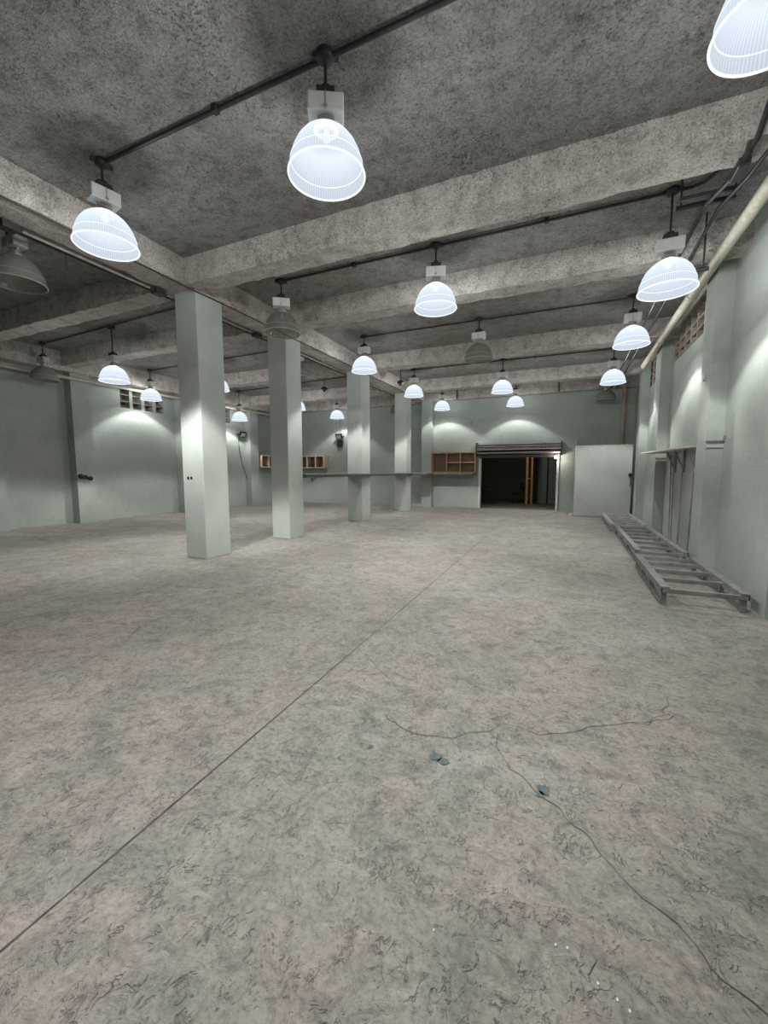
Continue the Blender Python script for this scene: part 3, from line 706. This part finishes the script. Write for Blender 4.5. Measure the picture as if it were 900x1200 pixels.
# ---------------------------------------------------------------- flood lights
def flood(label, loc, rz, cord, box=True, tilt=.5):
    t = thing('flood_light', label, 'flood light', loc, 'black flood lights'); t.rotation_euler.z = rz
    hs = MB().box(-.17, .17, -.05, .05, -.13, .13); fcs = MB().box(-.12, .12, -.058, -.05, -.09, .09)
    h = obj('housing', hs, 'black', t, bevel=.01); h.rotation_euler.x = tilt; h.location = (0, -.18, 0)
    obj('lens', fcs, simple('flood_lens', (.5, .52, .5), .2), h)
    obj('bracket', MB().box(-.19, -.17, -.2, .0, -.02, .02).box(.17, .19, -.2, .0, -.02, .02).box(-.19, .19, -.015, 0, -.02, .02), 'black', t)
    if box: obj('wire_box', MB().box(-.16, .1, -.09, 0, -.5, -.16), 'black', t, bevel=.01)
    obj('cord', MB().tube(cord, .012), 'black', t)
    return t
flood('black flood light on the rear wall between the second and third columns', (-10.25, 17.88, 3.28), 0, [(0, -.02, .1), (-.02, -.02, .7), (.02, -.02, 1.25)])
flood('black flood light high on the left wall with a long hanging cord', (-13.88, 14.9, 3.28), PI / 2, [(-.1, -.03, -.1), (-.07, -.03, -.7), (.1, -.03, -1.4), (.35, -.05, -2.0), (.55, -.06, -2.4)], False, .6)
t = thing('wall_lamp', 'small black double spotlight clamped to the left wall pilaster', 'wall lamp', (-13.57, 7.85, 1.42))
obj('mount', MB().box(0, .06, -.05, .12, -.05, .05), 'black', t)
for y, z in ((-.12, .03), (.16, -.04)):
    h = obj('lamp_head', MB().lathe([(.02, -.06), (.055, -.04), (.07, .05), (.001, .05)], n=14), 'black', t, (.12, y, z)); h.rotation_euler = (.5, 1.7, 0)
obj('arm', MB().tube([(.03, -.1, .03), (.06, .0, 0), (.03, .16, -.04)], .016), 'black', t)
t = thing('wall_outlet', 'small white outlet low on the far left pilaster', 'outlet', (-13.56, 15.5, 1.1)); obj('cover', MB().box(0, .02, -.04, .04, -.06, .06), 'outlet', t); obj('socket', MB().box(.02, .024, -.015, .015, -.03, .03), 'black', t)
t = thing('wall_outlet', 'small grey outlet box at the right edge beside the nearest pilaster', 'outlet', (XR - .0, 5.99, 2.08)); obj('cover', MB().box(-.05, 0, -.04, .04, -.06, .06), 'ballast_old', t); obj('socket', MB().box(-.055, -.05, -.015, .015, -.03, .03), 'black', t)

# ---------------------------------------------------------------- right wall plank shelf
t = thing('wall_shelf', 'pale plank shelf on metal brackets along the right wall', 'shelf', (1.6, 9.0, 1.98))
pl = MB().add([(0, 2.9, 0), (.02, 2.9, .035), (.38, .1, .035), (.38, .1, 0), (.57, 2.9, 0), (.57, 2.9, .035), (.57, .1, 0), (.57, .1, .035)],
              [(0, 1, 2, 3), (0, 3, 6, 4), (1, 5, 7, 2), (3, 2, 7, 6), (4, 5, 1, 0), (6, 7, 5, 4)])
obj('plank', pl, 'plank', t)
for y in (.35, 1.25, 2.0):
    obj('bracket', MB().box(.53, .57, y - .03, y + .03, -.45, 0).bar((.55, y, -.4), (.38, y, 0), .025, .025), 'steel', t)
for i, (y, lean) in enumerate(((.4, .0), (1.3, .12), (2.1, .3), (2.4, .42))):
    o = obj('leaning_rod', MB().tube([(-.03, -lean, 0), (.0, 0, 1.93)], .013), 'steel', loc=(XR - .03, 9.0 + y, 0))
    tag(o, ['thin dark rod', 'thin dark rod', 'thin dark rod', 'thin dark rod'][i] + ' under the plank shelf, ' + ['nearest the viewer', 'second from the viewer', 'third from the viewer', 'farthest and most slanted'][i], 'rod', 'rods under the plank shelf')
for y, z, lb in ((8.02, 1.98, 'small metal ledge on the nearer right wall pilaster'), (12.1, 1.84, 'small metal ledge on the farther right wall pilaster under the plank')):
    t = thing('wall_ledge', lb, 'ledge', (1.95, y, z), 'pilaster ledges')
    obj('ledge_plate', MB().box(-.01, .22, -.05, 0, .03, .05), 'steel', t); obj('ledge_face', MB().box(0, .22, -.02, 0, -.06, .03), 'column', t)
    obj('end_hook', MB().box(.21, .22, -.1, 0, .05, .12), 'steel', t)
o = obj('wall_hook', MB().box(-.03, .0, -.03, .03, 0, .02).box(-.03, -.02, -.03, .03, 0, .08), 'rail', loc=(1.95, 8.3, 3.0)); tag(o, 'tiny pale hook on the side of the nearer right wall pilaster', 'hook')

# ---------------------------------------------------------------- steel frames on the floor
def frame(label, x0, x1, y0, y1, rungs, mat, rz=0):
    t = thing('steel_frame', label, 'frame', (x0, y0, 0), 'steel frames on the floor'); w = x1 - x0; l = y1 - y0; t.rotation_euler.z = rz
    for x in (0, w - .09):
        m = MB().box(x, x + .09, 0, l, .205, .225)          # channel: web on top, flanges down
        m.box(x, x + .008, 0, l, .145, .205); m.box(x + .082, x + .09, 0, l, .145, .205)
        obj('side_rail', m, mat, t, bevel=.003)
    for y in rungs:
        obj('rung', MB().box(.02, w - .02, y * l, y * l + .05, .15, .20), mat, t, bevel=.004)
    for y in (.02, .36, .68, .95):
        for x in (.045, w - .045): obj('leg', MB().box(x - .028, x + .028, y * l - .0, y * l + .05, 0, .205), mat, t, bevel=.006)
    for x in (.01, w - .04): obj('low_strip', MB().box(x, x + .03, .05, l - .05, .03, .05), 'steel', t)  # thin steel strip low along each side
frame('nearest grey steel frame lying on the floor by the right wall', 1.03, 1.86, 5.6, 7.72, (0.0, .27, .52, .76, .96), 'steel', .0)
frame('middle grey steel frame lying on the floor by the right wall', 1.10, 1.86, 8.12, 11.7, (0, .16, .33, .5, .66, .82, .97), 'steel', .0)
frame('farthest pale steel frame on the floor below the partition', 1.04, 1.86, 12.0, 15.2, (0, .14, .3, .45, .6, .74, .87, .97), 'steel_light', .0)
